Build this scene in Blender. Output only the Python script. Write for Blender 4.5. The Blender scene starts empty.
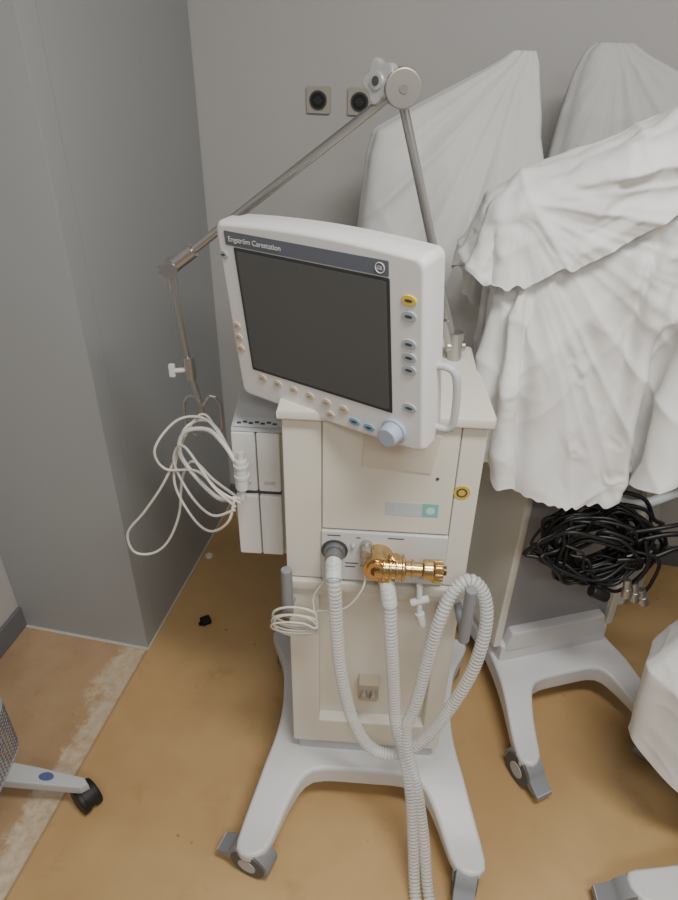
import bpy, bmesh, math, random, time
from mathutils import Vector, Matrix, Euler, noise
random.seed(7)
T0=time.time()
sc=bpy.context.scene
COL=sc.collection

# ------------------------------------------------------------------ materials
def lin(c):
    return tuple(((x/255)/12.92 if x/255<=.04045 else ((x/255+.055)/1.055)**2.4) for x in c)
MATS={}
def mat(name,rgb,rough=.5,metal=0.,var=.0,vscale=8.,bump=0.,bscale=60.,trans=0.,alpha=1.,spec=.5,rot=None):
    if name in MATS: return MATS[name]
    m=bpy.data.materials.new(name); m.use_nodes=True
    nt=m.node_tree; b=nt.nodes['Principled BSDF']
    c=lin(rgb)
    b.inputs['Base Color'].default_value=(*c,1)
    b.inputs['Roughness'].default_value=rough
    b.inputs['Metallic'].default_value=metal
    b.inputs['Transmission Weight'].default_value=trans
    b.inputs['Alpha'].default_value=alpha
    b.inputs['Specular IOR Level'].default_value=spec
    tc=nt.nodes.new('ShaderNodeTexCoord')
    if var>0:
        n=nt.nodes.new('ShaderNodeTexNoise'); n.inputs['Scale'].default_value=vscale; n.inputs['Detail'].default_value=6
        nt.links.new(tc.outputs['Object'],n.inputs['Vector'])
        r=nt.nodes.new('ShaderNodeValToRGB')
        r.color_ramp.elements[0].position=.3; r.color_ramp.elements[1].position=.7
        r.color_ramp.elements[0].color=(*[x*(1-var) for x in c],1)
        r.color_ramp.elements[1].color=(*[min(1,x*(1+var)) for x in c],1)
        nt.links.new(n.outputs['Fac'],r.inputs['Fac']); nt.links.new(r.outputs['Color'],b.inputs['Base Color'])
    if bump>0:
        n=nt.nodes.new('ShaderNodeTexNoise'); n.inputs['Scale'].default_value=bscale; n.inputs['Detail'].default_value=4
        nt.links.new(tc.outputs['Object'],n.inputs['Vector'])
        bp=nt.nodes.new('ShaderNodeBump'); bp.inputs['Strength'].default_value=bump; bp.inputs['Distance'].default_value=.01
        nt.links.new(n.outputs['Fac'],bp.inputs['Height']); nt.links.new(bp.outputs['Normal'],b.inputs['Normal'])
    MATS[name]=m; return m

CREAM=mat('cream_plastic',(217,213,201),.45,var=.02,vscale=4)
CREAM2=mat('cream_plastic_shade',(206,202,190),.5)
WHITE=mat('white_plastic',(222,222,220),.4)
BASEW=mat('base_white_paint',(210,209,209),.4,var=.02,vscale=6)
GREY=mat('grey_plastic',(132,135,140),.5)
DGREY=mat('dark_grey_plastic',(70,72,76),.5)
LGREY=mat('light_grey_plastic',(186,187,190),.45)
BLACK=mat('black_rubber',(22,22,23),.55)
STEEL=mat('brushed_steel',(186,184,181),.32,metal=.95)
STEELD=mat('satin_steel',(190,188,184),.4,metal=.9)
BRASS=mat('brass_amber',(210,178,126),.2,metal=.95)
SCREEN=mat('screen_glass',(84,85,85),.25,spec=.5)
HEAD=mat('header_strip',(98,103,114),.35)
BTN=mat('button_tan',(204,190,172),.5)
BTNG=mat('button_greyblue',(165,175,180),.5)
BTNY=mat('button_yellow',(225,195,60),.5)
BTNB=mat('button_blue',(125,165,190),.45)
KNOB=mat('knob_blue_grey',(165,175,190),.35)
LABEL=mat('label_grey',(190,198,202),.6)
TEAL=mat('label_teal',(120,185,180),.6)
YEL=mat('sticker_yellow',(200,170,60),.6)
HOSE=mat('hose_rib_plastic',(228,229,228),.28,trans=.1,alpha=.58)
HOSE2=mat('hose_clear_wall',(195,197,197),.2,trans=.2,alpha=.30)
TUBE=mat('silicone_tube',(212,208,198),.4)
CABLE=mat('black_cable',(20,20,22),.45)
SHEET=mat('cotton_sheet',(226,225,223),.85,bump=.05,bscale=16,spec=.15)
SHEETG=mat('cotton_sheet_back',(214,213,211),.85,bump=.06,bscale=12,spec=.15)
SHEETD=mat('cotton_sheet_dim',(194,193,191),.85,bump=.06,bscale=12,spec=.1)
WALL=mat('wall_paint',(186,184,182),.75,var=.02,vscale=2,bump=.03,bscale=90)
CAB=mat('cabinet_laminate',(162,164,165),.5,var=.025,vscale=1.5)
SEAM=mat('seam_shadow_gap',(122,124,126),.8)
SEAMC=mat('door_seam_cream',(150,146,136),.8)
SKIRT=mat('baseboard_vinyl',(108,110,112),.6)
CEIL=mat('ceiling_paint',(215,215,212),.8)
COLG=mat('grey_column_panel',(150,150,154),.5)

# ------------------------------------------------------------------ helpers
def finish(name,bm,m,parent=None,loc=None,rot=None,angle=35,flat=False,wn=True,m2=None):
    bmesh.ops.recalc_face_normals(bm,faces=bm.faces[:])
    lim=math.radians(angle)
    for f in bm.faces: f.smooth=not flat
    for e in bm.edges:
        if len(e.link_faces)==2:
            try: e.smooth=e.calc_face_angle()<lim
            except Exception: e.smooth=False
    nf=len(bm.faces)
    me=bpy.data.meshes.new(name); bm.to_mesh(me); bm.free()
    me.materials.append(m)
    if m2: me.materials.append(m2)
    o=bpy.data.objects.new(name,me); COL.objects.link(o)
    if wn and nf<6000:
        w_=o.modifiers.new('wn','WEIGHTED_NORMAL'); w_.keep_sharp=True; w_.weight=50
    if parent: o.parent=parent
    if loc: o.location=loc
    if rot: o.rotation_euler=rot
    return o
def empty(name,loc=(0,0,0),rz=0.,rot=None,parent=None):
    e=bpy.data.objects.new(name,None); COL.objects.link(e); e.location=loc
    e.rotation_euler=rot if rot else (0,0,rz)
    e.empty_display_size=.05
    if parent: e.parent=parent
    return e
def merge(bm,b2):
    me=bpy.data.meshes.new('tmp'); b2.to_mesh(me); b2.free(); bm.from_mesh(me); bpy.data.meshes.remove(me)
def add_box(bm,lo,hi,bev=0.,seg=2):
    b2=bmesh.new()
    c=[(lo[i]+hi[i])/2 for i in range(3)]; s=[hi[i]-lo[i] for i in range(3)]
    bmesh.ops.create_cube(b2,size=1,matrix=Matrix.Translation(c)@Matrix.Diagonal((*s,1)))
    if bev>0: bmesh.ops.bevel(b2,geom=b2.edges[:],offset=bev,segments=seg,affect='EDGES',profile=.5)
    merge(bm,b2)
def box(name,lo,hi,m,parent=None,bev=.003,seg=2):
    bm=bmesh.new(); add_box(bm,lo,hi,bev,seg); return finish(name,bm,m,parent)
def add_cyl(bm,p0,p1,r0,r1=None,seg=20,bev=0.):
    p0=Vector(p0);p1=Vector(p1); d=p1-p0
    if r1 is None: r1=r0
    b2=bmesh.new()
    bmesh.ops.create_cone(b2,cap_ends=True,segments=seg,radius1=r0,radius2=r1,depth=d.length)
    if bev>0:
        es=[e for e in b2.edges if any(len(f.verts)>4 for f in e.link_faces)]
        bmesh.ops.bevel(b2,geom=es,offset=bev,segments=2,affect='EDGES',profile=.5)
    q=Vector((0,0,1)).rotation_difference(d.normalized())
    bmesh.ops.transform(b2,matrix=Matrix.Translation((p0+p1)/2)@q.to_matrix().to_4x4(),verts=b2.verts[:])
    merge(bm,b2)
def cyl(name,p0,p1,r,m,parent=None,r1=None,seg=20,bev=0.):
    bm=bmesh.new(); add_cyl(bm,p0,p1,r,r1,seg,bev); return finish(name,bm,m,parent)
def catmull(P,ds,closed=False):
    P=[Vector(p) for p in P]; n=len(P); out=[]
    rng=range(n if closed else n-1)
    for i in rng:
        if closed: a,b,c,d=P[(i-1)%n],P[i],P[(i+1)%n],P[(i+2)%n]
        else:
            b,c=P[i],P[i+1]; a=P[i-1] if i>0 else b*2-c; d=P[i+2] if i+2<n else c*2-b
        k=max(2,int((c-b).length/ds))
        for j in range(k):
            t=j/k
            out.append(.5*((2*b)+(c-a)*t+(2*a-5*b+4*c-d)*t*t+(3*b-a-3*c+d)*t**3))
    if not closed: out.append(P[-1])
    return out
def resample(pts,ds):
    out=[pts[0]]; acc=0
    for a,b in zip(pts,pts[1:]):
        L_=(b-a).length; s=ds-acc
        while s<=L_:
            out.append(a+(b-a)*(s/L_)); s+=ds
        acc=L_-(s-ds)
    return out
def add_sweep(bm,P,r,ds=.01,seg=10,closed=False,corr=0.,ribs=False):
    pts=catmull(P,ds,closed)
    if ribs: pts=resample(catmull(P,ds*2),ds)
    n=len(pts); rings=[]
    nrm=None
    for i,p in enumerate(pts):
        if closed: t=pts[(i+1)%n]-pts[i-1]
        else: t=pts[min(i+1,n-1)]-pts[max(i-1,0)]
        if t.length<1e-9: t=Vector((0,0,1))
        t.normalize()
        if nrm is None: nrm=t.orthogonal().normalized()
        else: nrm=(nrm-t*nrm.dot(t)).normalized()
        bi=t.cross(nrm)
        rr=r*(1+(corr if i%2 else -corr))
        if ribs: rr=r*(1+corr*(1,1,-1,-1)[i%4])
        rings.append([bm.verts.new(p+(nrm*math.cos(2*math.pi*k/seg)+bi*math.sin(2*math.pi*k/seg))*rr) for k in range(seg)])
    m=n if closed else n-1
    for i in range(m):
        A=rings[i];B=rings[(i+1)%n]
        for k in range(seg):
            f=bm.faces.new((A[k],A[(k+1)%seg],B[(k+1)%seg],B[k]))
            if ribs and i%4==2: f.material_index=1
    if not closed:
        bm.faces.new(rings[0]); bm.faces.new(rings[-1])
def sweep(name,P,r,m,parent=None,ds=.01,seg=10,closed=False,corr=0.,ribs=False,m2=None):
    bm=bmesh.new(); add_sweep(bm,P,r,ds,seg,closed,corr,ribs); return finish(name,bm,m,parent,angle=50 if corr==0 else 80,wn=False,m2=m2)
def add_prism(bm,poly,axis,a,b,bev=0.,seg=2):
    b2=bmesh.new()
    def P(u,v,w): return {'z':(u,v,w),'y':(u,w,v),'x':(w,u,v)}[axis]
    A=[b2.verts.new(P(u,v,a)) for u,v in poly]; B=[b2.verts.new(P(u,v,b)) for u,v in poly]
    b2.faces.new(A); b2.faces.new(B[::-1]); n=len(poly)
    for i in range(n): b2.faces.new((A[i],B[i],B[(i+1)%n],A[(i+1)%n]))
    bmesh.ops.recalc_face_normals(b2,faces=b2.faces[:])
    if bev>0:
        es=[e for e in b2.edges if any(len(f.verts)==n for f in e.link_faces)] if n>4 else b2.edges[:]
        bmesh.ops.bevel(b2,geom=es,offset=bev,segments=seg,affect='EDGES',profile=.5)
    merge(bm,b2)
def prism(name,poly,axis,a,b,m,parent=None,bev=0.,seg=2):
    bm=bmesh.new(); add_prism(bm,poly,axis,a,b,bev,seg); return finish(name,bm,m,parent)
def rrect(x0,x1,y0,y1,r,n=6):
    out=[]
    for cx,cy,a0 in ((x1-r,y1-r,0),(x0+r,y1-r,90),(x0+r,y0+r,180),(x1-r,y0+r,270)):
        for i in range(n+1):
            a=math.radians(a0+90*i/n); out.append((cx+r*math.cos(a),cy+r*math.sin(a)))
    return out

# ------------------------------------------------------------------ room
ry=math.radians(-11.5)
ux=Vector((math.cos(ry),math.sin(ry),0)); uy=Vector((-math.sin(ry),math.cos(ry),0))
C1=Vector((-.59,1.433,0))
room_rot=(0,0,ry)
def rbox(name,lo,hi,m,bev=0.,parent=None):
    bm=bmesh.new(); add_box(bm,lo,hi,bev)
    o=finish(name,bm,m,parent)
    if parent is None:
        o.location=C1; o.rotation_euler=room_rot
    return o
H=2.7; WB=.785; WL=-.433; WR=2.35; WF=-2.6
rbox('wall_back',(WL-.1,WB,0),(WR+.1,WB+.1,H),WALL)
rbox('wall_left',(WL-.1,WF,0),(WL,WB,H),WALL)
rbox('wall_right',(WR,WF,0),(WR+.1,WB,H),WALL)
rbox('ceiling',(WL-.1,WF,H),(WR+.1,WB+.1,H+.1),CEIL)
rbox('baseboard_back',(.0,WB-.012,0),(WR,WB,.085),SKIRT,.003)
rbox('baseboard_left',(WL,WF,0),(WL+.012,0,.085),SKIRT,.003)
rbox('trim_1',(WL+.012,-.010,0),(.004,-.0,.004),mat('sealant_bead',(196,190,178),.6),.001)
rbox('trim_2',(.0,-.004,0),(.006,WB,.004),mat('sealant_bead',(196,190,178),.6),.001)
# floor
fm=bpy.data.materials.new('vinyl_floor'); fm.use_nodes=True; nt=fm.node_tree; b=nt.nodes['Principled BSDF']
L=nt.links; N=nt.nodes.new
def nz_(scale,det=8,rough=.6,src=None):
    n=N('ShaderNodeTexNoise'); n.inputs['Scale'].default_value=scale; n.inputs['Detail'].default_value=det; n.inputs['Roughness'].default_value=rough
    L.new(src or tc.outputs['Object'],n.inputs['Vector']); return n
def ramp(src,p0,c0,p1,c1):
    r=N('ShaderNodeValToRGB'); r.color_ramp.elements[0].position=p0; r.color_ramp.elements[1].position=p1
    r.color_ramp.elements[0].color=(*lin(c0),1); r.color_ramp.elements[1].color=(*lin(c1),1); L.new(src,r.inputs['Fac']); return r.outputs[0]
def mr(src,a,b_,c=0.,d=1.):
    m=N('ShaderNodeMapRange'); m.inputs['From Min'].default_value=a; m.inputs['From Max'].default_value=b_; m.inputs['To Min'].default_value=c; m.inputs['To Max'].default_value=d; L.new(src,m.inputs['Value']); return m.outputs[0]
def mul(a,b_):
    m=N('ShaderNodeMath'); m.operation='MULTIPLY'; L.new(a,m.inputs[0])
    if isinstance(b_,float): m.inputs[1].default_value=b_
    else: L.new(b_,m.inputs[1])
    return m.outputs[0]
def mixc(f,a,b_):
    m=N('ShaderNodeMixRGB'); L.new(f,m.inputs[0]); L.new(a,m.inputs[1])
    if isinstance(b_,tuple): m.inputs[2].default_value=(*lin(b_),1)
    else: L.new(b_,m.inputs[2])
    return m.outputs[0]
tc=N('ShaderNodeTexCoord'); sep=N('ShaderNodeSeparateXYZ'); L.new(tc.outputs['Object'],sep.inputs[0]); X=sep.outputs['X']
n1=nz_(2.2); n2=nz_(11,10,.7); n4=nz_(3.5,6,.6); n5=nz_(38,4,.6)
basec=ramp(n1.outputs['Fac'],.3,(184,150,104),.72,(203,169,119))
leftz=mr(X,.003,-.003)
leftc=ramp(n4.outputs['Fac'],.35,(170,139,106),.68,(194,165,131))
c=mixc(leftz,basec,leftc)
ad=N('ShaderNodeMath'); ad.operation='MULTIPLY_ADD'; ad.inputs[1].default_value=.24; L.new(n2.outputs['Fac'],ad.inputs[0]); L.new(X,ad.inputs[2])
ad2=N('ShaderNodeMath'); ad2.operation='MULTIPLY_ADD'; ad2.inputs[1].default_value=.20; L.new(n4.outputs['Fac'],ad2.inputs[0]); L.new(ad.outputs[0],ad2.inputs[2])
strip=mul(mul(mr(ad2.outputs[0],.125,.15),leftz),mr(n5.outputs['Fac'],.36,.6,.35,.9))
c=mixc(strip,c,(214,202,180))
seamline=mul(mr(X,-.006,-.001),mr(X,.006,.001))
c=mixc(mul(seamline,.55),c,(120,92,62))
scuff=mul(mr(n2.outputs['Fac'],.60,.70),leftz)
c=mixc(mul(scuff,.5),c,(146,114,82))
pale=mul(mul(mr(n2.outputs['Fac'],.42,.34),mr(n4.outputs['Fac'],.45,.6)),leftz)
c=mixc(mul(pale,.45),c,(212,196,172))
vo=N('ShaderNodeTexVoronoi'); vo.inputs['Scale'].default_value=9; L.new(tc.outputs['Object'],vo.inputs['Vector'])
c=mixc(mr(vo.outputs['Distance'],.03,.055,.5,0.),c,(96,70,44))
n6=nz_(1.3,4,.6)
c=mixc(mr(n6.outputs['Fac'],.46,.68,0.,.45),c,(160,126,82))
n7=nz_(6,7,.72)
c=mixc(mr(n7.outputs['Fac'],.58,.72,0.,.35),c,(140,106,66))
L.new(c,b.inputs['Base Color'])
L.new(mr(n2.outputs['Fac'],.3,.7,.34,.5),b.inputs['Roughness'])
n3=nz_(5,3,.5)
bp=N('ShaderNodeBump'); bp.inputs['Strength'].default_value=.15; bp.inputs['Distance'].default_value=.02; L.new(n3.outputs['Fac'],bp.inputs['Height']); L.new(bp.outputs[0],b.inputs['Normal'])
rbox('floor',(WL-.1,WF,-.08),(WR+.1,WB+.1,0),fm)

# tall cabinet with panels
cab=empty('tall_cabinet',C1,ry)
D=WB
box('carcass',(WL+.001,.004,0),(-.004,D-.001,H-.002),CAB,cab,.002)
box('front_panel',(WL+.001,0,0),(0,.004,H-.002),CAB,cab,.001)
for i,(a,c_) in enumerate(((.004,.065),(.067,.461),(.463,D-.002))):
    box('side_panel_%d'%(i+1),(-.004,a,0),(0,c_,H-.002),CAB,cab,.0005)
box('seam_backing',(-.006,.01,0),(-.003,D-.01,H-.01),SEAM,cab,0)

def socket(name,wx,z):
    p=C1+ux*wx+uy*(WB-.0005); p.z=z
    e=empty(name,p,ry)
    prism('frame',rrect(-.034,.034,-.034,.034,.004),'y',-.009,0,mat('socket_frame',(172,165,152),.5),e,.0015)
    cyl('insert',(0,-.009,0),(0,-.0115,0),.025,DGREY,e,seg=32)
    cyl('well',(0,-.0115,0),(0,-.0125,0),.020,BLACK,e,seg=32)
    cyl('well_core',(0,-.0125,0),(0,-.0130,0),.010,mat('socket_core',(45,45,46),.5),e,seg=24)
    for s in(-1,1): cyl('pin_%d'%(s+2),(s*.0095,-.0125,0),(s*.0095,-.0135,0),.0018,DGREY,e,seg=10)
sA=(Vector((-.078,2.11,0))-C1).dot(ux)
socket('wall_socket',sA,1.477); socket('wall_socket',sA+.118,1.477)

# ------------------------------------------------------------------ caster
def caster(parent,name,loc,ang,r=.045,wheelmat=None):
    e=empty(name,loc,ang,parent=parent)
    wm=wheelmat or mat('caster_tyre',(84,86,90),.5)
    for s in(-1,1):
        bm=bmesh.new(); add_cyl(bm,(0,s*.009,r),(0,s*.027,r),r,seg=32,bev=.004); finish('wheel_%d'%(s+2),bm,wm,e)
        cyl('hub_cap_%d'%(s+2),(0,s*.0265,r),(0,s*.0285,r),r*.5,LGREY,e,seg=24)
    prof=[]
    R=r+.009
    for i in range(13):
        a=math.radians(200-15*i*1.02); prof.append((R*math.cos(a),r+R*math.sin(a)))
    prof+=[(R+.03,r-.002),(R+.032,r-.014),(r*.6,r-.012),(r*.3,r+.01),(-r*.5,r+.01),(-R*.8,r-.01)]
    prism('brake_hood',prof,'y',-.024,.024,GREY,e,.003)
    bm=bmesh.new()
    for i in range(5):
        x=R-.010+i*.009; add_box(bm,(x,-.022,r+.006-i*.003),(x+.004,.022,r+.013-i*.0035),.001)
    finish('pedal_ribs',bm,LGREY,e)
    cyl('stem',(-.012,0,r+.03),(-.012,0,r+.055),.012,DGREY,e)
    return e

def vent_base(parent,sx=1.,sy=1.,casters=(180,-95,160,20)):
    half=[(0,-.158),(.09,-.160),(.130,-.178),(.160,-.235),(.182,-.300),(.200,-.345),(.232,-.362),(.262,-.345),(.258,-.290),(.232,-.18),(.212,-.07),(.208,.03),(.224,.16),(.262,.27),(.272,.315),(.243,.34),(.205,.315),(.168,.22),(.12,.165),(.06,.15),(0,.15)]
    pts=catmull([Vector((x,y,0)) for x,y in half],.02)
    poly=[(p.x*sx,p.y*sy) for p in pts]+[(-p.x*sx,p.y*sy) for p in reversed(pts[1:-1])]
    cu=bpy.data.curves.new('tmpc','CURVE'); cu.dimensions='2D'; cu.fill_mode='BOTH'
    sp=cu.splines.new('POLY'); sp.points.add(len(poly)-1)
    for q,(x,y) in zip(sp.points,poly): q.co=(x,y,0,1)
    sp.use_cyclic_u=True; cu.extrude=.020; cu.bevel_depth=.009; cu.bevel_resolution=3; cu.offset=-.009
    to=bpy.data.objects.new('tmpo',cu); COL.objects.link(to); bpy.context.view_layer.update()
    me=bpy.data.meshes.new_from_object(to); bpy.data.objects.remove(to)
    bm=bmesh.new(); bm.from_mesh(me); bpy.data.meshes.remove(me)
    bmesh.ops.remove_doubles(bm,verts=bm.verts[:],dist=.0003)
    h=.029
    for v in bm.verts:
        k=min(1,max(0,(abs(v.co.y/sy)-.13)/.2)); k=k*k*(3-2*k)
        tp=.150-.048*k; bt=.088-.020*k
        if v.co.z>0: v.co.z=tp-(h-v.co.z)
        else: v.co.z=bt+(v.co.z+h)
    finish('h_base',bm,BASEW,parent,angle=60)
    for i,((x,y),a) in enumerate(zip(((-.232,-.330),(.228,-.330),(-.236,.30),(.236,.30)),casters)):
        caster(parent,'caster_%d'%(i+1),(x*sx,y*sy,0),math.radians(a))

# ------------------------------------------------------------------ main ventilator
V=empty('medical_ventilator',(.083,1.098,0),math.radians(-3.5))
vent_base(V,sx=1.07,sy=.96,casters=(160,-100,100,80))
FY=-.11
box('plinth',(-.165,-.10,.13),(.165,.16,.20),LGREY,V,.006)
box('lower_column_back',(-.176,FY+.028,.19),(.176,.20,.715),CREAM,V,.006)
box('lower_stile_left',(-.176,FY,.19),(-.112,FY+.04,.715),CREAM,V,.006)
box('lower_stile_right',(.134,FY,.19),(.176,FY+.04,.715),CREAM,V,.006)
box('lower_sill',(-.118,FY+.001,.19),(.14,FY+.04,.275),CREAM,V,.006)
box('lower_header',(-.118,FY,.69),(.14,FY+.04,.715),CREAM,V,.004)
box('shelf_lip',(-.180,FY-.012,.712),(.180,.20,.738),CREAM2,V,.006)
box('upper_housing',(-.176,FY+.003,.736),(.176,.20,1.118),CREAM,V,.008,3)
box('front_left_stile',(-.176,FY-.003,.742),(-.107,FY+.01,1.112),CREAM,V,.003)
box('front_right_stile',(.133,FY-.003,.742),(.176,FY+.01,1.112),CREAM,V,.003)
box('front_door',(-.1055,FY-.004,.872),(.1315,FY+.01,1.112),CREAM,V,.0025)
box('panel_gap',(-.11,FY+.001,.74),(.136,FY+.0025,1.11),SEAMC,V,0)
tray=[(-.182,-.128),(.182,-.128),(.186,-.118),(.176,.04),(.15,.12),(.12,.20),(-.17,.20),(-.182,.18)]
prism('work_top',tray,'z',1.114,1.134,CREAM,V,.005)
box('connection_plate',(-.107,FY-.008,.745),(.133,FY+.004,.868),mat('plate_light',(205,205,204),.4),V,.003)
def port(name,x,z,r,m,depth=.03):
    bm=bmesh.new(); add_cyl(bm,(x,FY-.008,z),(x,FY-.008-depth*.4,z),r*1.3,seg=28,bev=.002); add_cyl(bm,(x,FY-.008,z),(x,FY-.008-depth,z),r,seg=28,bev=.002)
    return finish(name,bm,m,V)
port('inspiratory_port',-.081,.822,.016,mat('port_grey',(130,131,132),.4,metal=.5),.03)
port('sensor_port_upper',-.02,.842,.009,STEELD,.03)
port('sensor_port_lower',-.02,.815,.008,STEELD,.028)
port('sensor_port_small',-.045,.838,.004,LGREY,.008)
cyl('port_ring_dark',(-.081,FY-.008,.822),(-.081,FY-.010,.822),.026,DGREY,V)
bm=bmesh.new()
for x0,x1,z in ((-.095,-.07,.858),(-.04,-.032,.855),(.02,.05,.858),(-.06,-.035,.79),(-.03,-.005,.785),(-.06,-.04,.781)):
    add_box(bm,(x0,FY-.0086,z),(x1,FY-.0078,z+.0022))
finish('plate_lettering',bm,DGREY,V)
bm=bmesh.new()
y=FY-.04; z=.815
add_cyl(bm,(.004,FY-.006,z),(.004,FY-.05,z),.029,seg=28,bev=.003)
add_cyl(bm,(-.004,y,z),(.055,y,z),.022,seg=28,bev=.004)
for x in (.012,.024,.036,.048): add_cyl(bm,(x,y,z),(x+.005,y,z),.0265,seg=28,bev=.0015)
add_cyl(bm,(.055,y,z),(.088,y,z),.014,.013,seg=24,bev=.002)
add_cyl(bm,(.066,y,z),(.070,y,z),.018,seg=24,bev=.001)
add_cyl(bm,(.088,y,z),(.108,y,z),.020,seg=24,bev=.003)
add_cyl(bm,(.108,y,z),(.127,y,z),.0165,seg=24,bev=.004)
add_cyl(bm,(.02,y,z),(.02,y-.008,z-.045),.015,seg=20,bev=.002)
add_cyl(bm,(.03,y,z+.018),(.036,y-.01,z+.036),.009,seg=16,bev=.002)
add_cyl(bm,(.0,FY-.05,z+.004),(.0,FY-.058,z+.004),.018,seg=24,bev=.002)
for a in range(8):
    t=a*math.pi/4; add_cyl(bm,(.110,y+.017*math.cos(t),z+.017*math.sin(t)),(.125,y+.017*math.cos(t),z+.017*math.sin(t)),.0035,seg=8)
finish('exhalation_valve',bm,BRASS,V)
bm=bmesh.new(); add_cyl(bm,(.132,y,z),(.127,y,z),.009,seg=16); add_cyl(bm,(.0,FY-.057,z+.004),(.0,FY-.060,z+.004),.010,seg=16); finish('valve_insert',bm,mat('valve_dark',(95,70,42),.3,metal=.5),V)
cyl('warning_sticker',(.146,FY-.003,.972),(.146,FY-.0042,.972),.0150,YEL,V,seg=28)
bm=bmesh.new(); add_cyl(bm,(.146,FY-.0040,.972),(.146,FY-.0046,.972),.0100,seg=20); finish('warning_symbol',bm,DGREY,V)
bm=bmesh.new(); add_cyl(bm,(.146,FY-.0045,.972),(.146,FY-.0050,.972),.0065,seg=20); finish('warning_symbol_core',bm,YEL,V)
box('asset_label',(.012,FY-.0048,.913),(.078,FY-.0035,.943),LABEL,V,.0)
box('asset_label_teal',(.079,FY-.0048,.913),(.108,FY-.0035,.943),TEAL,V,.0)
bm=bmesh.new(); add_cyl(bm,(.094,FY-.0046,.927),(.094,FY-.0053,.927),.008,seg=16); add_box(bm,(.03,FY-.0052,.916),(.0315,FY-.0045,.94)); add_box(bm,(.052,FY-.0052,.916),(.0535,FY-.0045,.94)); finish('label_print',bm,mat('print_pale',(205,212,212),.6),V)
box('yellow_port_label',(.112,FY-.0095,.752),(.130,FY-.0078,.764),YEL,V,0)
prism('paper_flap',[(-.035,1.02),(.088,1.012),(.098,1.09),(-.03,1.098)],'y',FY-.007,FY-.004,mat('paper_flap',(206,198,182),.6),V,.0)
cyl('lock_hole',(.10,FY-.004,1.0),(.10,FY-.0055,1.0),.003,DGREY,V)
bm=bmesh.new(); add_box(bm,(-.022,FY-.004,.368),(.024,FY+.03,.420),.002); finish('drain_outlet_block',bm,mat('outlet_beige',(170,158,138),.45),V)
bm=bmesh.new(); add_cyl(bm,(-.009,FY-.004,.398),(-.009,FY-.021,.398),.0075,seg=16,bev=.001); add_cyl(bm,(.012,FY-.004,.398),(.012,FY-.021,.398),.0075,seg=16,bev=.001); add_box(bm,(-.019,FY-.013,.376),(.021,FY-.003,.384),.001); finish('drain_outlet_fittings',bm,STEELD,V)
for s,x,z0,z1,yo in (('left',-.172,.665,.79,-.035),('right',.176,.675,.812,-.082)):
    bm=bmesh.new(); add_cyl(bm,(x,FY+yo,z0),(x,FY+yo,z1),.0115,seg=16,bev=.004); add_cyl(bm,(x,FY+yo,z0+.01),(x*.96,FY+.03,z0+.01),.008,seg=12)
    finish('hose_hook_'+s,bm,GREY,V)
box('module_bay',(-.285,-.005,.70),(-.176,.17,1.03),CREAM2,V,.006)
for i,(x0,x1) in enumerate(((-.290,-.2435),(-.2415,-.196))):
    box('module_upper_%d'%(i+1),(x0,-.022,.880),(x1,.0,1.018),WHITE,V,.004)
    box('module_lower_%d'%(i+1),(x0,-.022,.712),(x1,.0,.868),WHITE,V,.004)
    box('module_latch_%d'%(i+1),(x0+.012,-.0245,.900),(x1-.012,-.021,.906),LGREY,V,.001)
box('module_gap',(-.287,-.012,.866),(-.198,.0,.882),DGREY,V,0)
prism('module_top_cover',[(-.022,1.02),(.17,1.075),(.17,1.02)],'x',-.291,-.19,LGREY,V,.003)
sl=(1.075-1.02)/.192
bm=bmesh.new()
for (x0,x1,y0,y1) in ((-.285,-.20,-.012,.012),):
    vs=[bm.verts.new((x,y_,1.0215+(y_+.022)*sl+.0015)) for x,y_ in ((x0,y0),(x1,y0),(x1,y1),(x0,y1))]; bm.faces.new(vs)
finish('module_label',bm,LABEL,V,wn=False)
bm=bmesh.new()
for k in range(7):
    x0=-.280+k*.0115; y0=-.006+.003*(k%2); zz=1.0215+(y0+.022)*sl+.0022
    vs=[bm.verts.new((x,y_,zz+(y_-y0)*sl)) for x,y_ in ((x0,y0),(x0+.008,y0),(x0+.008,y0+.005),(x0,y0+.005))]; bm.faces.new(vs)
finish('module_label_print',bm,DGREY,V,wn=False)
cyl('display_post',(-.02,.03,1.13),(-.02,.03,1.20),.035,LGREY,V,r1=.028,bev=.004)

# display, own frame
DSP=empty('display_unit',(0,0,0),parent=V)
mw=Matrix.Translation((-.029,.972,1.281))@Euler((.085,-.037,-.608),'XYZ').to_matrix().to_4x4()
vm=Matrix.Translation((.083,1.098,0))@Matrix.Rotation(math.radians(-3.5),4,'Z')
DSP.matrix_basis=vm.inverted()@mw
hw=.187; zt=.147; zb=-.162
bm=bmesh.new()
def outline(inx,inz,arch=.009,n=10):
    pts=[]
    for x,z in rrect(-hw+inx,hw-inx,zb+inz,zt-inz,.012,5):
        k=1-(x/hw)**2
        pts.append((x,z+(arch*k if z>0 else -arch*.3*k)))
    out=[]
    for i,p in enumerate(pts):
        out.append(p); q=pts[(i+1)%len(pts)]
        if abs(q[0]-p[0])>.1:
            for j in range(1,n):
                t=j/n; x=p[0]+(q[0]-p[0])*t; k=1-(x/hw)**2
                zz=(zt-inz) if p[1]>0 else (zb+inz)
                out.append((x,zz+(arch*k if p[1]>0 else -arch*.3*k)))
    return out
levels=[(.008,-.012,),(.004,-.0105),(0,-.004),(0,.020),(.003,.024),(.006,.05),(.03,.072),(.05,.078)]
loops=[]
for ins,yy in levels:
    loops.append([bm.verts.new((x,yy,z)) for x,z in outline(ins,ins)])
for A,B in zip(loops,loops[1:]):
    n=len(A)
    for i in range(n): bm.faces.new((A[i],A[(i+1)%n],B[(i+1)%n],B[i]))
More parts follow.
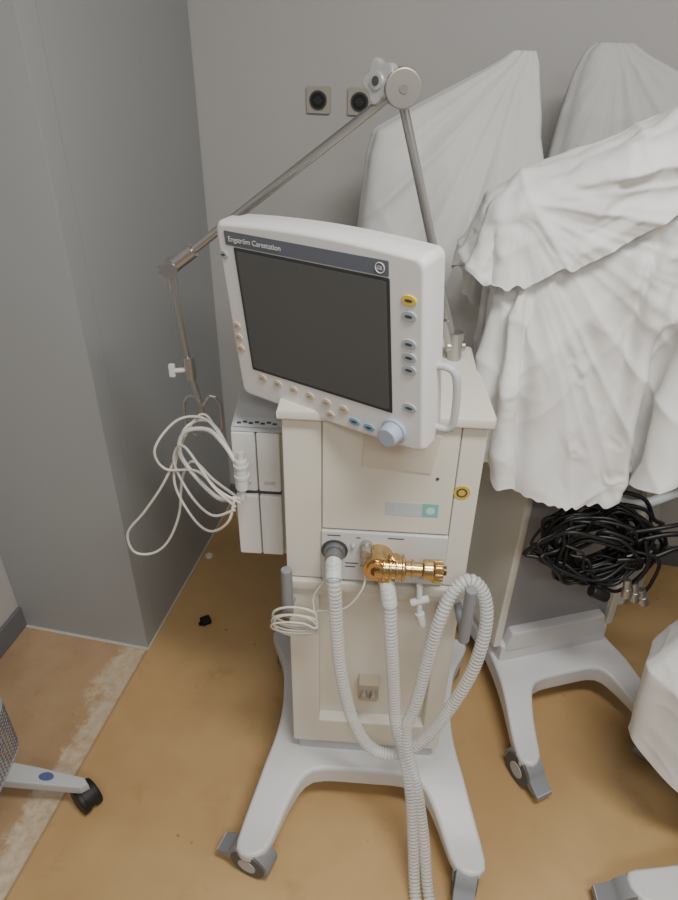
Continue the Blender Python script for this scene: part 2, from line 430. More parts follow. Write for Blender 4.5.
bm.faces.new(loops[0]); bm.faces.new(loops[-1][::-1])
finish('display_shell',bm,mat('display_white',(224,223,222),.4),DSP,angle=40)
fy=-.012
def dbox(name,x0,x1,z0,z1,m,t=.0015,r=.002):
    return prism(name,rrect(x0,x1,z0,z1,r,3),'y',fy-t,fy+.001,m,DSP,0)
dbox('header_band',-.166,.131,.114,.136,HEAD,.001)
dbox('screen_bezel',-.150,.132,-.102,.112,mat('screen_bezel_dark',(54,55,56),.4),.0012)
dbox('screen_glass',-.145,.127,-.097,.107,SCREEN,.0022,.004)
def text(name,body,size,x,z,m):
    cu=bpy.data.curves.new(name,'FONT'); cu.body=body; cu.size=size; cu.extrude=.0002
    to=bpy.data.objects.new(name,cu); COL.objects.link(to)
    bpy.context.view_layer.update()
    tm=bpy.data.meshes.new_from_object(to); bpy.data.objects.remove(to)
    tm.materials.append(m); to=bpy.data.objects.new(name,tm); COL.objects.link(to); to.parent=DSP
    to.location=(x,fy-.0022,z); to.rotation_euler=(math.pi/2,0,0)
text('header_text','Engström Carestation',.0118,-.158,.121,WHITE)
cyl('maker_badge',(.118,fy,.125),(.118,fy-.002,.125),.0085,HEAD,DSP,seg=24)
text('badge_letters','GE',.0075,.1128,.1225,WHITE)
bm=bmesh.new(); add_sweep(bm,[(.118+.0072*math.cos(a*math.pi/6),fy-.0022,.125+.0072*math.sin(a*math.pi/6)) for a in range(12)],.0007,ds=.01,seg=6,closed=True); finish('badge_ring',bm,WHITE,DSP)
def btn(name,x,z,m,rx=.0085,rz=.0055):
    pts=[(x+rx*math.cos(i*math.pi/12),z+rz*math.sin(i*math.pi/12)) for i in range(24)]
    prism(name,pts,'y',fy-.0025,fy+.001,m,DSP,.0006)
    dk=[(x+rx*.55*math.cos(i*math.pi/6),z+rz*.30*math.sin(i*math.pi/6)) for i in range(12)]
    prism(name+'_mark',dk,'y',fy-.0029,fy-.002,DGREY if m is not BTN else mat('btn_mark',(170,140,118),.5),DSP,0)
for i,(z,m) in enumerate(((.087,BTNY),(.064,BTNG),(.022,BTNG),(.001,BTNG),(-.019,BTNG),(-.083,BTNG))): btn('side_button_%d'%(i+1),.162,z,m,.0115,.0075)
for i,(x,z) in enumerate(((-.174,.097),(-.171,-.025),(-.171,-.046),(-.171,-.067))): btn('left_button_%d'%(i+1),x,z,BTNG if i==0 else BTN,.0085,.0068)
for i in range(6): btn('soft_button_%d'%(i+1),-.130+i*.034,-.114-.002*i,BTN,.0088,.0072)
btn('soft_button_7',.012,-.143,BTN,.0085,.0065)
btn('blue_button_1',.060,-.141,BTNB,.0105,.0068); btn('blue_button_2',.088,-.143,BTNB,.0105,.0068)
bm=bmesh.new(); add_cyl(bm,(.135,fy+.002,-.133),(.135,fy-.006,-.133),.0215,seg=32,bev=.002); add_cyl(bm,(.135,fy-.004,-.133),(.135,fy-.026,-.133),.0185,.0165,seg=32,bev=.003); finish('rotary_knob',bm,KNOB,DSP)
HP=[(.178,.035,-.030),(.199,.037,-.030),(.210,.039,-.042),(.212,.040,-.08),(.208,.039,-.128),(.198,.037,-.138),(.176,.035,-.138)]
sweep('side_handle_right',HP,.0062,LGREY,DSP,ds=.006,seg=12)
sweep('side_handle_left',[(-.165,.05,-.0),(-.208,.06,-.002),(-.228,.065,-.015),(-.231,.066,-.05),(-.226,.064,-.085),(-.208,.06,-.098),(-.165,.05,-.10)],.0062,LGREY,DSP,ds=.006,seg=12)
sweep('display_cable',[(-.12,.08,.06),(-.19,.07,.09),(-.220,.07,.06),(-.214,.07,0),(-.195,.08,-.09),(-.15,.09,-.16)],.002,LGREY,DSP,ds=.01,seg=8)
box('rear_mount',(-.05,.07,-.13),(.05,.12,0),LGREY,DSP,.008)

# hoses (ventilator frame)
A=[(-.081,FY-.03,.822),(-.080,-.165,.812),(-.075,-.185,.78),(-.069,-.195,.68),(-.058,-.2,.56),(-.035,-.2,.43),(.0,-.2,.335),(.043,-.2,.30),(.09,-.2,.315),(.132,-.2,.375),(.175,-.2,.49),(.207,-.19,.60),(.219,-.170,.70),(.208,-.155,.765),(.178,-.150,.795),(.148,-.16,.77),(.127,-.18,.71),(.112,-.19,.60),(.10,-.2,.49),(.085,-.205,.41),(.092,-.22,.34),(.118,-.245,.25),(.142,-.29,.13),(.158,-.35,.03),(.17,-.42,.018)]
sweep('breathing_hose_inspiratory',A,.0125,HOSE,V,ds=.0021,seg=16,corr=.075,ribs=True,m2=HOSE2)
B=[(.022,-.165,.775),(.030,-.18,.75),(.036,-.195,.68),(.044,-.2,.60),(.053,-.2,.50),(.062,-.205,.42),(.082,-.215,.34),(.105,-.25,.24),(.118,-.29,.13),(.128,-.35,.03),(.135,-.42,.018)]
sweep('breathing_hose_expiratory',B,.0125,HOSE,V,ds=.0021,seg=16,corr=.075,ribs=True,m2=HOSE2)
CUFF=mat('hose_cuff',(215,216,214),.35,trans=.1)
bm=bmesh.new(); add_cyl(bm,(-.081,-.135,.822),(-.078,-.178,.80),.016,seg=20,bev=.002); finish('hose_cuff_inspiratory',bm,CUFF,V)
bm=bmesh.new(); add_cyl(bm,(.020,-.153,.79),(.030,-.18,.745),.0155,seg=20,bev=.002); finish('hose_cuff_expiratory',bm,CUFF,V)
bm=bmesh.new(); add_cyl(bm,(.085,-.15,.775),(.090,-.16,.70),.006,seg=12); add_cyl(bm,(.072,-.155,.73),(.105,-.155,.745),.008,seg=12,bev=.002); add_cyl(bm,(.090,-.16,.71),(.098,-.165,.68),.010,.007,seg=12,bev=.002); finish('y_connector',bm,CUFF,V)
bm=bmesh.new()
P=[(-.02,-.14,.80),(-.022,-.16,.77),(-.05,-.165,.72),(-.085,-.16,.70),(-.115,-.155,.69)]
for k in range(6):
    for a in range(8):
        t=a*math.pi/4+.4; rr=.034+.008*math.sin(k*2.1)
        P.append((-.155+.046*math.cos(-t)*(1+.1*math.sin(k*3)),-.155-.003*k+.01*math.sin(t),.675+rr*math.sin(-t)-.004*k))
P+=[(-.12,-.15,.72),(-.10,-.14,.76),(-.095,-.13,.80)]
add_sweep(bm,P,.0022,ds=.008,seg=8); finish('sensor_cable',bm,TUBE,V,angle=80,wn=False)

# ------------------------------------------------------------------ articulated support arm (clamped on the ventilator)
ARM=empty('hose_support_arm',parent=V)
AO=Vector((.218,1.19,1.16))
ARM.matrix_basis=vm.inverted()@Matrix.Translation(AO)
def w(p): return Vector(p)-AO
base=w((.218,1.19,1.13)); hub=w((.085,1.198,1.593)); elb=w((-.317,1.223,1.291)); clp=w((-.302,1.222,1.083)); frk=w((-.283,1.215,.955))
bm=bmesh.new()
add_cyl(bm,base-Vector((0,0,.03)),base+Vector((0,0,.06)),.014,seg=20,bev=.003)
add_cyl(bm,base+Vector((-.018,-.004,.03)),base+Vector((.018,.002,.03)),.010,seg=16,bev=.002)
add_cyl(bm,base+Vector((0,0,.02)),hub,.0078,seg=16)
add_cyl(bm,base+(hub-base)*.06,base+(hub-base)*.18,.0105,seg=16,bev=.001)
add_cyl(bm,hub,elb,.0078,seg=16)
d=(elb-hub).normalized()
add_cyl(bm,elb-d*.06,elb+d*.012,.0135,seg=16,bev=.002)
finish('arm_tubes',bm,STEEL,ARM)
bm=bmesh.new()
add_cyl(bm,hub+Vector((0,.022,0)),hub+Vector((.004,-.03,.002)),.029,seg=36,bev=.003)
add_cyl(bm,hub+Vector((.004,-.030,.002)),hub+Vector((.004,-.032,.002)),.007,seg=20)
add_cyl(bm,hub,hub+Vector((-.035,.004,.012)),.012,seg=20)
finish('hub_disc',bm,mat('hub_metal',(170,165,157),.4,metal=.8),ARM)
bm=bmesh.new(); pts=[]
for i in range(70):
    a=i*2*math.pi/70; rr=.030+.0045*math.cos(5*a); pts.append((rr*math.cos(a),rr*math.sin(a)))
add_prism(bm,pts,'z',0,.018,.005)
add_cyl(bm,(0,0,.016),(0,0,.022),.013,seg=20,bev=.002)
o=finish('clamp_knob',bm,mat('knob_silver',(200,200,201),.3,metal=.5),ARM)
dirn=Vector((-.66,-.70,.10)).normalized(); o.location=hub+Vector((-.024,.004,.008)); o.rotation_euler=Vector((0,0,1)).rotation_difference(dirn).to_euler()
bm=bmesh.new(); kc=hub+Vector((-.024,.004,.008)); add_cyl(bm,kc+dirn*.020,kc+dirn*.0235,.007,seg=16); finish('clamp_knob_screw',bm,DGREY,ARM)
bm=bmesh.new()
add_cyl(bm,elb+Vector((0,-.016,0)),elb+Vector((0,.018,0)),.016,seg=24,bev=.002)
add_cyl(bm,elb,elb+Vector((.002,0,-.040)),.0095,seg=16,bev=.001)
add_cyl(bm,elb+Vector((-.022,0,-.004)),elb+Vector((0,0,0)),.0075,seg=14,bev=.001)
add_cyl(bm,elb,clp,.0058,seg=12)
add_cyl(bm,clp+Vector((0,0,.03)),clp+Vector((.001,0,-.02)),.0115,seg=16,bev=.002)
add_cyl(bm,clp+Vector((.002,0,-.02)),frk+Vector((.0,0,.02)),.0072,seg=12)
for s in(-1,1):
    add_sweep(bm,[frk+Vector((0,0,.05)),frk+Vector((s*.018,-.004,.075)),frk+Vector((s*.036,-.004,.06)),frk+Vector((s*.036,-.004,.0)),frk+Vector((s*.018,-.006,-.02))],.0035,ds=.008,seg=8)
add_cyl(bm,frk+Vector((-.02,0,-.005)),frk+Vector((.02,0,-.005)),.004,seg=10)
finish('forearm_and_fork',bm,STEEL,ARM)
bm=bmesh.new(); add_cyl(bm,clp+Vector((-.01,0,0)),clp+Vector((-.03,-.004,0)),.005,seg=12); add_box(bm,tuple(clp+Vector((-.042,-.008,-.014))),tuple(clp+Vector((-.029,.003,.014))),.003); finish('clamp_thumbscrew',bm,WHITE,ARM)
TO=Vector((-.28,1.18,.95))
TB=empty('gas_sampling_tubing',parent=V); TB.matrix_basis=vm.inverted()@Matrix.Translation(TO)
def tw(L_): return [Vector(p)-TO for p in L_]
bm=bmesh.new()
add_sweep(bm,tw([(-.185,1.06,.93),(-.215,1.10,.975),(-.25,1.16,.99),(-.285,1.19,.985),(-.315,1.17,.975),(-.335,1.16,.92),(-.37,1.15,.85),(-.42,1.15,.775),(-.465,1.15,.715),(-.46,1.15,.66),(-.42,1.15,.655),(-.38,1.15,.69),(-.345,1.15,.77),(-.33,1.16,.86),(-.30,1.15,.91),(-.25,1.10,.90),(-.19,1.04,.90)]),.0030,ds=.008,seg=8)
add_sweep(bm,tw([(-.20,1.04,.90),(-.215,1.03,.85),(-.26,1.06,.80),(-.31,1.12,.79),(-.345,1.15,.86),(-.32,1.17,.95),(-.28,1.19,1.0),(-.245,1.18,.96)]),.0028,ds=.008,seg=8)
add_sweep(bm,tw([(-.19,1.04,.89),(-.23,1.05,.91),(-.29,1.13,.90),(-.36,1.15,.89),(-.375,1.15,.94),(-.33,1.18,.99),(-.27,1.17,1.0),(-.22,1.1,.985),(-.19,1.05,.96)]),.0028,ds=.008,seg=8)
add_sweep(bm,tw([(-.20,1.04,.88),(-.24,1.04,.93),(-.31,1.13,.96),(-.34,1.15,.91),(-.31,1.13,.84),(-.25,1.05,.85),(-.20,1.03,.88)]),.0028,ds=.008,seg=8)
finish('tube_loops',bm,TUBE,TB,angle=80,wn=False)
sweep('corrugated_sample_line',tw([(-.19,1.05,.97),(-.22,1.08,1.0),(-.26,1.13,1.0),(-.31,1.15,.98),(-.325,1.15,.93),(-.29,1.13,.88),(-.24,1.08,.87),(-.20,1.04,.90)]),.0045,mat('line_white',(215,213,208),.4),TB,ds=.003,seg=10,corr=.12)
bm=bmesh.new(); add_cyl(bm,(.096,-.135,-.03),(.096,-.13,.035),.0125,seg=18,bev=.003); add_cyl(bm,(.096,-.132,-.005),(.096,-.132,.003),.015,seg=18,bev=.001);add_cyl(bm,(.096,-.131,.02),(.096,-.131,.026),.015,seg=18,bev=.001); add_cyl(bm,(.096,-.13,.03),(.096,-.128,.05),.007,seg=14); add_cyl(bm,(.096,-.135,-.03),(.094,-.135,-.055),.006,seg=14); finish('sampling_filter',bm,CUFF,TB)

# ------------------------------------------------------------------ second ventilator (covered by sheet)
V2=empty('medical_ventilator',(.607,1.402,0),math.radians(15))
vent_base(V2,sx=.86,casters=(-80,-150,160,15))
box('plinth',(-.17,-.08,.13),(.17,.20,.21),BASEW,V2,.01)
prism('lower_column',[(-.175,.20),(.175,.20),(.165,.72),(-.165,.72)],'y',-.055,.20,COLG,V2,.008)
prism('column_side_left',[(-.19,.20),(-.165,.20),(-.160,.74),(-.18,.74)],'y',-.07,.22,CREAM,V2,.006)
prism('column_side_right',[(.165,.20),(.19,.20),(.18,.74),(.160,.74)],'y',-.07,.22,CREAM,V2,.006)
prism('column_foot',[(-.16,.19),(.16,.19),(.145,.26),(-.145,.26)],'y',-.085,.0,BASEW,V2,.008)
box('upper_housing',(-.17,-.08,.72),(.17,.20,1.10),CREAM,V2,.01)
box('covered_display',(-.17,-.04,1.12),(.22,.04,1.34),WHITE,V2,.015)
sweep('push_handle',[(.0,-.09,.765),(.0,-.16,.755),(.03,-.195,.765),(.10,-.20,.785),(.17,-.19,.79),(.19,-.10,.78)],.012,LGREY,V2,ds=.01,seg=12)
vm2=Matrix.Translation((.607,1.402,0))@Matrix.Rotation(math.radians(15),4,'Z')
CB=empty('cable_bundle',parent=V2); CB.matrix_basis=vm2.inverted()@Matrix.Translation((.585,1.18,.68))
bm=bmesh.new()
for k in range(24):
    cx=random.uniform(-.03,.05); cz=random.uniform(-.025,.03); rx=random.uniform(.070,.140); rz=random.uniform(.05,.110); ph=random.uniform(0,6)
    y0=-.035+.003*k
    P=[(cx+rx*math.cos(t*math.pi/5)+.014*math.sin(3*t+ph),y0+.014*math.sin(t*1.3+ph),cz+rz*math.sin(t*math.pi/5)+.018*math.sin(2*t+ph)) for t in range(10)]
    add_sweep(bm,P,random.choice((.0035,.0045,.005)),ds=.012,seg=8,closed=True)
add_sweep(bm,[(.05,-.03,.02),(.11,-.03,.05),(.17,-.03,.06),(.25,-.02,.04)],.006,ds=.012,seg=8)
add_sweep(bm,[(.05,-.03,-.02),(.12,-.04,.0),(.18,-.03,.02),(.26,-.02,.0)],.006,ds=.012,seg=8)
add_sweep(bm,[(.05,-.03,.06),(.12,-.04,.085),(.18,-.03,.09),(.26,-.02,.08)],.005,ds=.012,seg=8)
add_sweep(bm,[(.09,-.04,.05),(.11,-.05,-.02),(.09,-.05,-.08),(.095,-.05,-.11)],.005,ds=.012,seg=8)
add_sweep(bm,[(.06,-.04,.02),(.13,-.05,.0),(.13,-.05,-.08),(.12,-.05,-.10)],.004,ds=.012,seg=8)
add_cyl(bm,(-.0,-.05,-.095),(.04,-.05,-.115),.015,seg=14,bev=.003)
finish('cables',bm,CABLE,CB,angle=80,wn=False)
bm=bmesh.new()
for p,q in (((.095,-.05,-.07),(.105,-.055,-.12)),((.075,-.05,-.06),(.08,-.06,-.105)),((.115,-.05,-.09),(.13,-.055,-.13))):
    add_cyl(bm,p,q,.009,seg=14,bev=.002); add_cyl(bm,(Vector(p)+Vector(q))/2,q,.0115,seg=14,bev=.002)
finish('metal_connectors',bm,STEEL,CB)

# ------------------------------------------------------------------ third machine, mostly outside the view at lower right
V3=empty('medical_ventilator',(.960,.560,0),math.radians(-75))
vent_base(V3,sx=1.,sy=.7,casters=(255,-60,235,15))
box('lower_column',(-.17,-.08,.13),(.17,.14,.75),CREAM,V3,.01)

# covered supply cart under the right-hand sheet
V4=empty('supply_cart',(1.20,.945,0),math.radians(-5))
box('cart_body',(-.22,-.07,.20),(.22,.07,.85),CREAM,V4,.01)
box('cart_shelf',(-.23,-.08,.30),(.23,.08,.33),LGREY,V4,.005)
for i,(x,y_) in enumerate(((-.18,-.05),(.18,-.05),(-.18,.05),(.18,.05))):
    bm=bmesh.new(); add_cyl(bm,(x,y_-.012,.04),(x,y_+.012,.04),.04,seg=24,bev=.003); add_cyl(bm,(x,y_,.06),(x,y_,.21),.01,seg=12); finish('cart_wheel_%d'%(i+1),bm,DGREY,V4)

# ------------------------------------------------------------------ sheets
def crease(p,s):
    r1=1-abs(noise.noise(p*s)); r2=1-abs(noise.noise(p*s*2.1+Vector((5,3,1))))
    return r1**5+.5*r2**6
def lerp_profile(prof,z):
    prof=sorted(prof,key=lambda q:q[0])
    if z<=prof[0][0]: return prof[0][1:]
    for a,b_ in zip(prof,prof[1:]):
        if a[0]<=z<=b_[0]:
            t=(z-a[0])/(b_[0]-a[0]); return [a[i]+(b_[i]-a[i])*t for i in range(1,len(a))]
    return prof[-1][1:]
def radial(dx,dz,seed,f1=3.2,f2=8.):
    dist=math.hypot(dx,dz); ang=math.atan2(dx,dz)
    rf=(1-abs(noise.noise(Vector((ang*f1+seed,dist*.7,seed)))))**3+.35*(1-abs(noise.noise(Vector((ang*f2,dist*1.3,seed+4)))))**4
    return rf*min(1,dist/.35)
def loft_sheet(name,prof,peak,seed=0,m=SHEETG,na=260,nz=170,fold=.02,freq=9,power=2.6,ysh=0.,rad=.014,tilt=0.,tx=.95):
    zs=[q[0] for q in prof]; z0,z1=min(zs),max(zs)
    bm=bmesh.new(); rings=[]
    for j in range(nz+1):
        z=z0+(z1-z0)*j/nz
        xa,xb,ya,yb=lerp_profile(prof,z)
        cx,cy=(xa+xb)/2,(ya+yb)/2; rx,ry_=(xb-xa)/2,(yb-ya)/2
        ring=[]
        for i in range(na):
            t=2*math.pi*i/na; ct,st=math.cos(t),math.sin(t)
            k=(abs(ct)**power+abs(st)**power)**(-1/power)
            down=(z1-z)/(z1-z0)
            s=noise.noise(Vector((ct*freq*.35,st*freq*.35,z*.5+seed)))*1.4+.6*math.sin(freq*t+seed+2.5*noise.noise(Vector((ct,st,z*.8+seed))))
            s2=noise.noise(Vector((ct*3+seed,st*3,z*3.5)))
            amp=fold*min(1,.12+down*1.1)
            amp=min(amp,.35*min(rx,ry_)+.002)
            off=amp*s+.3*amp*s2
            x=cx+(rx*k+off)*ct; yy=cy+(ry_*k+off)*st
            dx,dz=x-peak[0],peak[1]-z; dist=math.hypot(dx,dz)
            yy+=(1 if st>0 else -1)*abs(st)**.5*rad*radial(dx,dz,seed)
            q=Vector((x,yy,z)); cr=.005*crease(q+Vector((seed,0,0)),4)*min(1,dist/.2)
            yy-=cr if st<0 else -cr
            yy+=ysh*(x-cx)
            zz=z+(.012*math.sin(3*t+seed) if j==0 else 0)
            zz+=tilt*max(0,tx-x)*(1-j/nz)**2
            ring.append(bm.verts.new((x,yy,zz)))
        rings.append(ring)
    for A_,B_ in zip(rings,rings[1:]):
        for i in range(na): bm.faces.new((A_[i],A_[(i+1)%na],B_[(i+1)%na],B_[i]))
    bm.faces.new(rings[-1])
    return finish(name,bm,m,None,angle=80,wn=False)
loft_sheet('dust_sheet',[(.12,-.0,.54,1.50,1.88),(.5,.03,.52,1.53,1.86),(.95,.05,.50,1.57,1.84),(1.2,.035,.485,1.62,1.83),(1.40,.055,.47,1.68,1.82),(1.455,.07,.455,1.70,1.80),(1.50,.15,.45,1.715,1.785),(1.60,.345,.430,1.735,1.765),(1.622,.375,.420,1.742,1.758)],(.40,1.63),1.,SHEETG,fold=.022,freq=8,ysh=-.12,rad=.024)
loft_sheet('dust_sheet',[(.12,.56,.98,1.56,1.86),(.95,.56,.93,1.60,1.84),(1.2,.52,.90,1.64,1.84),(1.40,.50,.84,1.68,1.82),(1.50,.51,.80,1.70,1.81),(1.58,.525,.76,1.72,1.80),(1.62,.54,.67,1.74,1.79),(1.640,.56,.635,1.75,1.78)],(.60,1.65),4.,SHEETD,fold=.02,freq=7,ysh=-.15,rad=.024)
loft_sheet('dust_sheet',[(.12,.68,1.50,.82,1.07),(.45,.665,1.48,.83,1.06),(.6,.715,1.46,.84,1.05),(.8,.77,1.44,.86,1.04),(1.0,.85,1.38,.88,1.02),(1.1,.92,1.33,.90,1.0)],(1.1,1.2),7.,SHEET,fold=.016,freq=8,tilt=.85,tx=.93)

def hull(name,pts):
    bm=bmesh.new()
    for p in pts: bm.verts.new(p)
    r=bmesh.ops.convex_hull(bm,input=bm.verts[:])
    bmesh.ops.delete(bm,geom=[g for g in r['geom_interior'] if isinstance(g,bmesh.types.BMVert)],context='VERTS')
    return finish(name,bm,WHITE,wn=False)
def sim_sheet(name,rect,drop,step,zf,cols,frames,pins,m,wav=.0,w2=.35,seed=0,bend=.3):
    x0,x1,y0,y1=rect
    dl,dr,df,db=drop
    X0,X1,Y0,Y1=x0-dl,x1+dr,y0-df,y1+db
    nx=int((X1-X0)/step); ny=int((Y1-Y0)/step)
    bm=bmesh.new(); G={}
    for j in range(ny+1):
        for i in range(nx+1):
            x=X0+(X1-X0)*i/nx; y=Y0+(Y1-Y0)*j/ny
            ddx=(x0-x)/dl if x<x0 else ((x-x1)/dr if x>x1 else 0)
            ddy=(y0-y)/df if y<y0 else ((y-y1)/db if y>y1 else 0)
            if ddx**2+ddy**2>1.0: continue
            z=zf(x,y)+wav*(noise.noise(Vector((x*4+y*1.5,y*3-x,seed)))+w2*noise.noise(Vector((x*9,y*7,seed+3))))
            G[i,j]=bm.verts.new((x,y,z))
    for (i,j) in list(G):
        if all(k in G for k in((i+1,j),(i+1,j+1),(i,j+1))):
            bm.faces.new((G[i,j],G[i+1,j],G[i+1,j+1],G[i,j+1]))
    lo=[v for v in bm.verts if not v.link_faces]
    bmesh.ops.delete(bm,geom=lo,context='VERTS')
    o=finish(name,bm,m,wn=False)
    if pins:
        vg=o.vertex_groups.new(name='pin')
        for p in pins:
            best=min(o.data.vertices,key=lambda v:(v.co.xy-Vector(p)).length); vg.add([best.index],1.,'REPLACE')
            best.co.z=zf(*p)
    cm=o.modifiers.new('cloth','CLOTH'); s=cm.settings
    s.quality=6; s.mass=.25; s.tension_stiffness=12; s.compression_stiffness=12; s.shear_stiffness=6; s.bending_stiffness=bend; s.air_damping=1.5
    s.tension_damping=5; s.compression_damping=5; s.shear_damping=5
    if pins: s.vertex_group_mass='pin'
    cs=cm.collision_settings; cs.distance_min=.008; cs.collision_quality=3; cs.use_self_collision=True; cs.self_distance_min=.005
    for c in cols:
        if 'col' not in c.modifiers: c.modifiers.new('col','COLLISION')
        c.collision.thickness_outer=.008; c.collision.cloth_friction=20
    cm.point_cache.frame_start=1; cm.point_cache.frame_end=frames
    for fr in range(1,frames+1): sc.frame_set(fr)
    dg=bpy.context.evaluated_depsgraph_get()
    me=bpy.data.meshes.new_from_object(o.evaluated_get(dg))
    o.modifiers.clear(); o.vertex_groups.clear(); o.data=me
    sc.frame_set(1)
    return o
t=time.time()
top=lambda x: 1.395+max(0,min(1,(x-.30)/.32))*.15
cols=[hull('c1',[(.38,1.24,1.12),(.38,1.34,1.12),(.35,1.27,1.385),(.35,1.33,1.39),(.62,1.24,1.52),(.62,1.31,1.525),(.9,1.24,1.53),(.9,1.35,1.53),(.85,1.24,1.12),(.85,1.4,1.12)]),
      hull('c2',[(x,y,z) for x in(.46,.86) for y in (1.26,1.6) for z in(.3,1.12)])]
sh=sim_sheet('dust_sheet',(.36,.88,1.25,1.36),(.50,.45,.64,.5),.0160,lambda x,y:top(x)+.012,cols,48,[(.38,1.30),(.62,1.27),(.85,1.29)],SHEET,wav=.055,seed=3,bend=.4)
cols2=[hull('c3',[(.34,1.22,1.12),(.34,1.35,1.12),(.285,1.245,1.395),(.285,1.34,1.40),(.62,1.205,1.545),(.62,1.33,1.55),(.92,1.21,1.555),(.92,1.38,1.555),(.87,1.21,1.12),(.87,1.42,1.12)])]
sh2=sim_sheet('sheet_fold',(.30,.88,1.22,1.36),(.17,.3,.14,.3),.0140,lambda x,y:top(x)+.045,cols2,34,[(.33,1.29),(.62,1.27),(.85,1.29)],SHEET,wav=.055,seed=9,bend=.3)
for c_ in cols+cols2: bpy.data.objects.remove(c_)
print('SIM',time.time()-t)
bm=bmesh.new(); bm.from_mesh(sh.data); bm.from_mesh(sh2.data)
for v in bm.verts:
    k=max(0,min(1,(.70-v.co.x)/.3)); v.co.x+=.16*max(0,1.2-v.co.z)*k
me=bpy.data.meshes.new('dust_sheet'); bm.to_mesh(me); bm.free(); me.materials.append(SHEET)
sh.data=me; bpy.data.objects.remove(sh2)
ss=sh.modifiers.new('sub','SUBSURF'); ss.levels=2; ss.render_levels=2
dg=bpy.context.evaluated_depsgraph_get(); me2=bpy.data.meshes.new_from_object(sh.evaluated_get(dg)); sh.modifiers.clear(); sh.data=me2
nn=[v.normal.copy() for v in me2.vertices]
for v,n_ in zip(me2.vertices,nn):
    q=v.co
    # long tension folds fanning out from the bunched corner, plus sparse sharp creases along two diagonals
    fan=.030*radial(q.x-.30,1.42-q.z,12.,2.6,7.)+.016*radial(q.x-.80,1.58-q.z,21.,3.0,8.)
    sgn=-1 if q.y<1.29 else 1
    d1=Vector((q.x*.5+q.z*1.2,q.y,(q.z*.5-q.x*1.2)*3.2)); d2=Vector(((q.x+q.z)*2.6,q.y,(q.z-q.x)*.6))
    c1=(1-abs(noise.noise(d1*1.6)))**8; c2=(1-abs(noise.noise(d2*1.5+Vector((9,2,4)))))**9
    v.co=v.co+n_*(.009*c1+.008*c2+.0012*noise.noise(q*14))
    v.co.y+=sgn*fan*max(.0,1-abs(n_.z))
for p in me2.polygons: p.use_smooth=True

# ------------------------------------------------------------------ stand at left edge
ST=empty('equipment_stand',(-.85,.955,0),0)
bm=bmesh.new()
LEG=[math.radians(a) for a in (-5,135,235)]
for a in LEG:
    b2=bmesh.new(); add_prism(b2,[(0,-.028),(.12,-.022),(.235,-.014),(.25,0),(.235,.014),(.12,.022),(0,.028)],'z',.085,.115,.005)
    for v in b2.verts: v.co.z-=.02*max(0,v.co.x-.05)/.2
    bmesh.ops.transform(b2,matrix=Matrix.Rotation(a,4,'Z'),verts=b2.verts[:]); merge(bm,b2)
add_cyl(bm,(0,0,.08),(0,0,.15),.045,.03,seg=24,bev=.004)
finish('star_base',bm,mat('stand_grey_white',(186,188,188),.45),ST)
cyl('pole',(0,0,.14),(0,0,1.0),.014,STEEL,ST)
pts=[(.145+.018*math.cos(i*math.pi/10),-.012+.010*math.sin(i*math.pi/10)) for i in range(20)]
bm=bmesh.new(); add_prism(bm,pts,'z',.100,.1075); finish('blue_badge',bm,mat('badge_blue',(85,95,140),.4),ST)
for k,a in enumerate(LEG):
    e=empty('stand_caster_%d'%(k+1),(.235*math.cos(a),.235*math.sin(a),0),a+math.radians(-35),parent=ST)
    for s in(-1,1):
        bm=bmesh.new(); add_cyl(bm,(0,s*.006,.036),(0,s*.026,.036),.036,seg=28,bev=.006); finish('wheel_%d'%(s+2),bm,BLACK,e)
    bm=bmesh.new(); add_prism(bm,[(.037*math.cos(math.radians(t)),.038+.036*math.sin(math.radians(t))) for t in range(0,181,15)],'y',-.015,.015,.003); add_cyl(bm,(0,0,.05),(0,0,.09),.008,seg=12); finish('fork',bm,BLACK,e)
def mesh_basket(parent,x0,x1,y0,y1,z0,z1):
    bm=bmesh.new(); dx=.010
    pl=rrect(x0,x1,y0,y1,.05,5)
    P=[Vector((x,y,0)) for x,y in pl]+[Vector((*pl[0],0))]
    pts=[]
    for a,b_ in zip(P,P[1:]):
        k=max(1,round((b_-a).length/dx))
        for j in range(k): pts.append(a+(b_-a)*j/k)
    nz=int((z1-z0)/dx); R_=[]
    for j in range(nz+1):
        z=z0+(z1-z0)*j/nz; R_.append([bm.verts.new((p.x,p.y,z)) for p in pts])
    for A_,B_ in zip(R_,R_[1:]):
        for i in range(len(pts)): bm.faces.new((A_[i],A_[(i+1)%len(pts)],B_[(i+1)%len(pts)],B_[i]))
    o=finish('basket_mesh',bm,mat('basket_wire',(130,126,126),.5,metal=.3),parent,wn=False)
    wf=o.modifiers.new('wire','WIREFRAME'); wf.thickness=.0035; wf.use_replace=True
    bm=bmesh.new(); step=pts[::3]
    for z in(z0,z1): add_sweep(bm,[(p.x,p.y,z) for p in step],.0025,ds=.02,seg=8,closed=True)
    add_box(bm,(x0+.03,y0+.03,z0-.001),(x1-.03,y1-.03,z0+.001)); finish('basket_rim',bm,GREY,parent,wn=False)
mesh_basket(ST,-.04,.205,-.33,-.10,.42,.55)
box('basket_bracket',(-.01,-.11,.50),(.03,.0,.53),GREY,ST,.003)

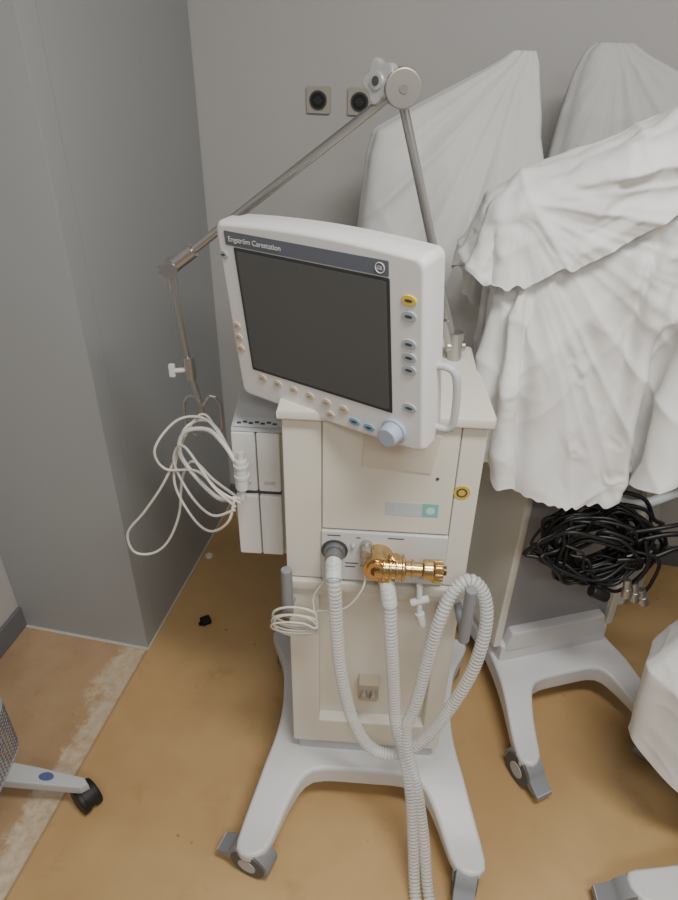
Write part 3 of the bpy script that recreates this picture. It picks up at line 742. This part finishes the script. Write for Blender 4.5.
# ------------------------------------------------------------------ small litter
bm=bmesh.new(); add_box(bm,(-.012,-.010,0),(.014,.012,.016),.003); add_box(bm,(-.018,-.004,.0),(-.010,.004,.008),.001)
o=finish('plastic_clip',bm,BLACK); o.location=(-.427,1.54,0); o.rotation_euler=(0,0,.5); o.scale=(1.25,1.25,1.25)
bm=bmesh.new(); add_cyl(bm,(0,0,0),(0,0,.007),.014,seg=20,bev=.001); add_cyl(bm,(0,0,.006),(0,0,.014),.007,seg=16,bev=.001); o=finish('bottle_cap',bm,WHITE); o.location=(-.470,1.86,0)
bm=bmesh.new(); add_box(bm,(-.016,-.012,0),(.016,.012,.022),.002); add_cyl(bm,(.012,0,.011),(.028,0,.011),.008,seg=12); o=finish('tube_connector_piece',bm,mat('old_cream',(205,195,160),.5)); o.location=(-.385,2.09,0)

# ------------------------------------------------------------------ lights
def area(name,loc,size,power,col=(1,.99,.955),rot=(0,0,0)):
    l=bpy.data.lights.new(name,'AREA'); l.shape='RECTANGLE'; l.size,l.size_y=size; l.energy=power; l.color=col
    o=bpy.data.objects.new(name,l); COL.objects.link(o); o.location=loc; o.rotation_euler=rot; return o
area('ceiling_lamp',(.50,.20,2.64),(.9,.3),40,rot=(0,0,ry))
area('ceiling_lamp',(.3,-1.1,2.64),(1.2,.4),27,rot=(0,0,ry))
wd=bpy.data.worlds.new('room_ambient'); sc.world=wd; wd.use_nodes=True
wd.node_tree.nodes['Background'].inputs[0].default_value=(.95,.98,1,1); wd.node_tree.nodes['Background'].inputs[1].default_value=.20

# ------------------------------------------------------------------ camera
cam=bpy.data.cameras.new('camera'); cam.sensor_fit='HORIZONTAL'; cam.sensor_width=36; cam.lens=36*677/678; cam.clip_start=.02
co=bpy.data.objects.new('camera',cam); COL.objects.link(co)
th=math.radians(33.3)
co.matrix_world=Matrix.Translation((0,0,1.7))@Matrix.Rotation(math.pi/2-th,4,'X')@Matrix.Rotation(.018,4,'Z')
sc.camera=co
print('TOTAL',time.time()-T0)
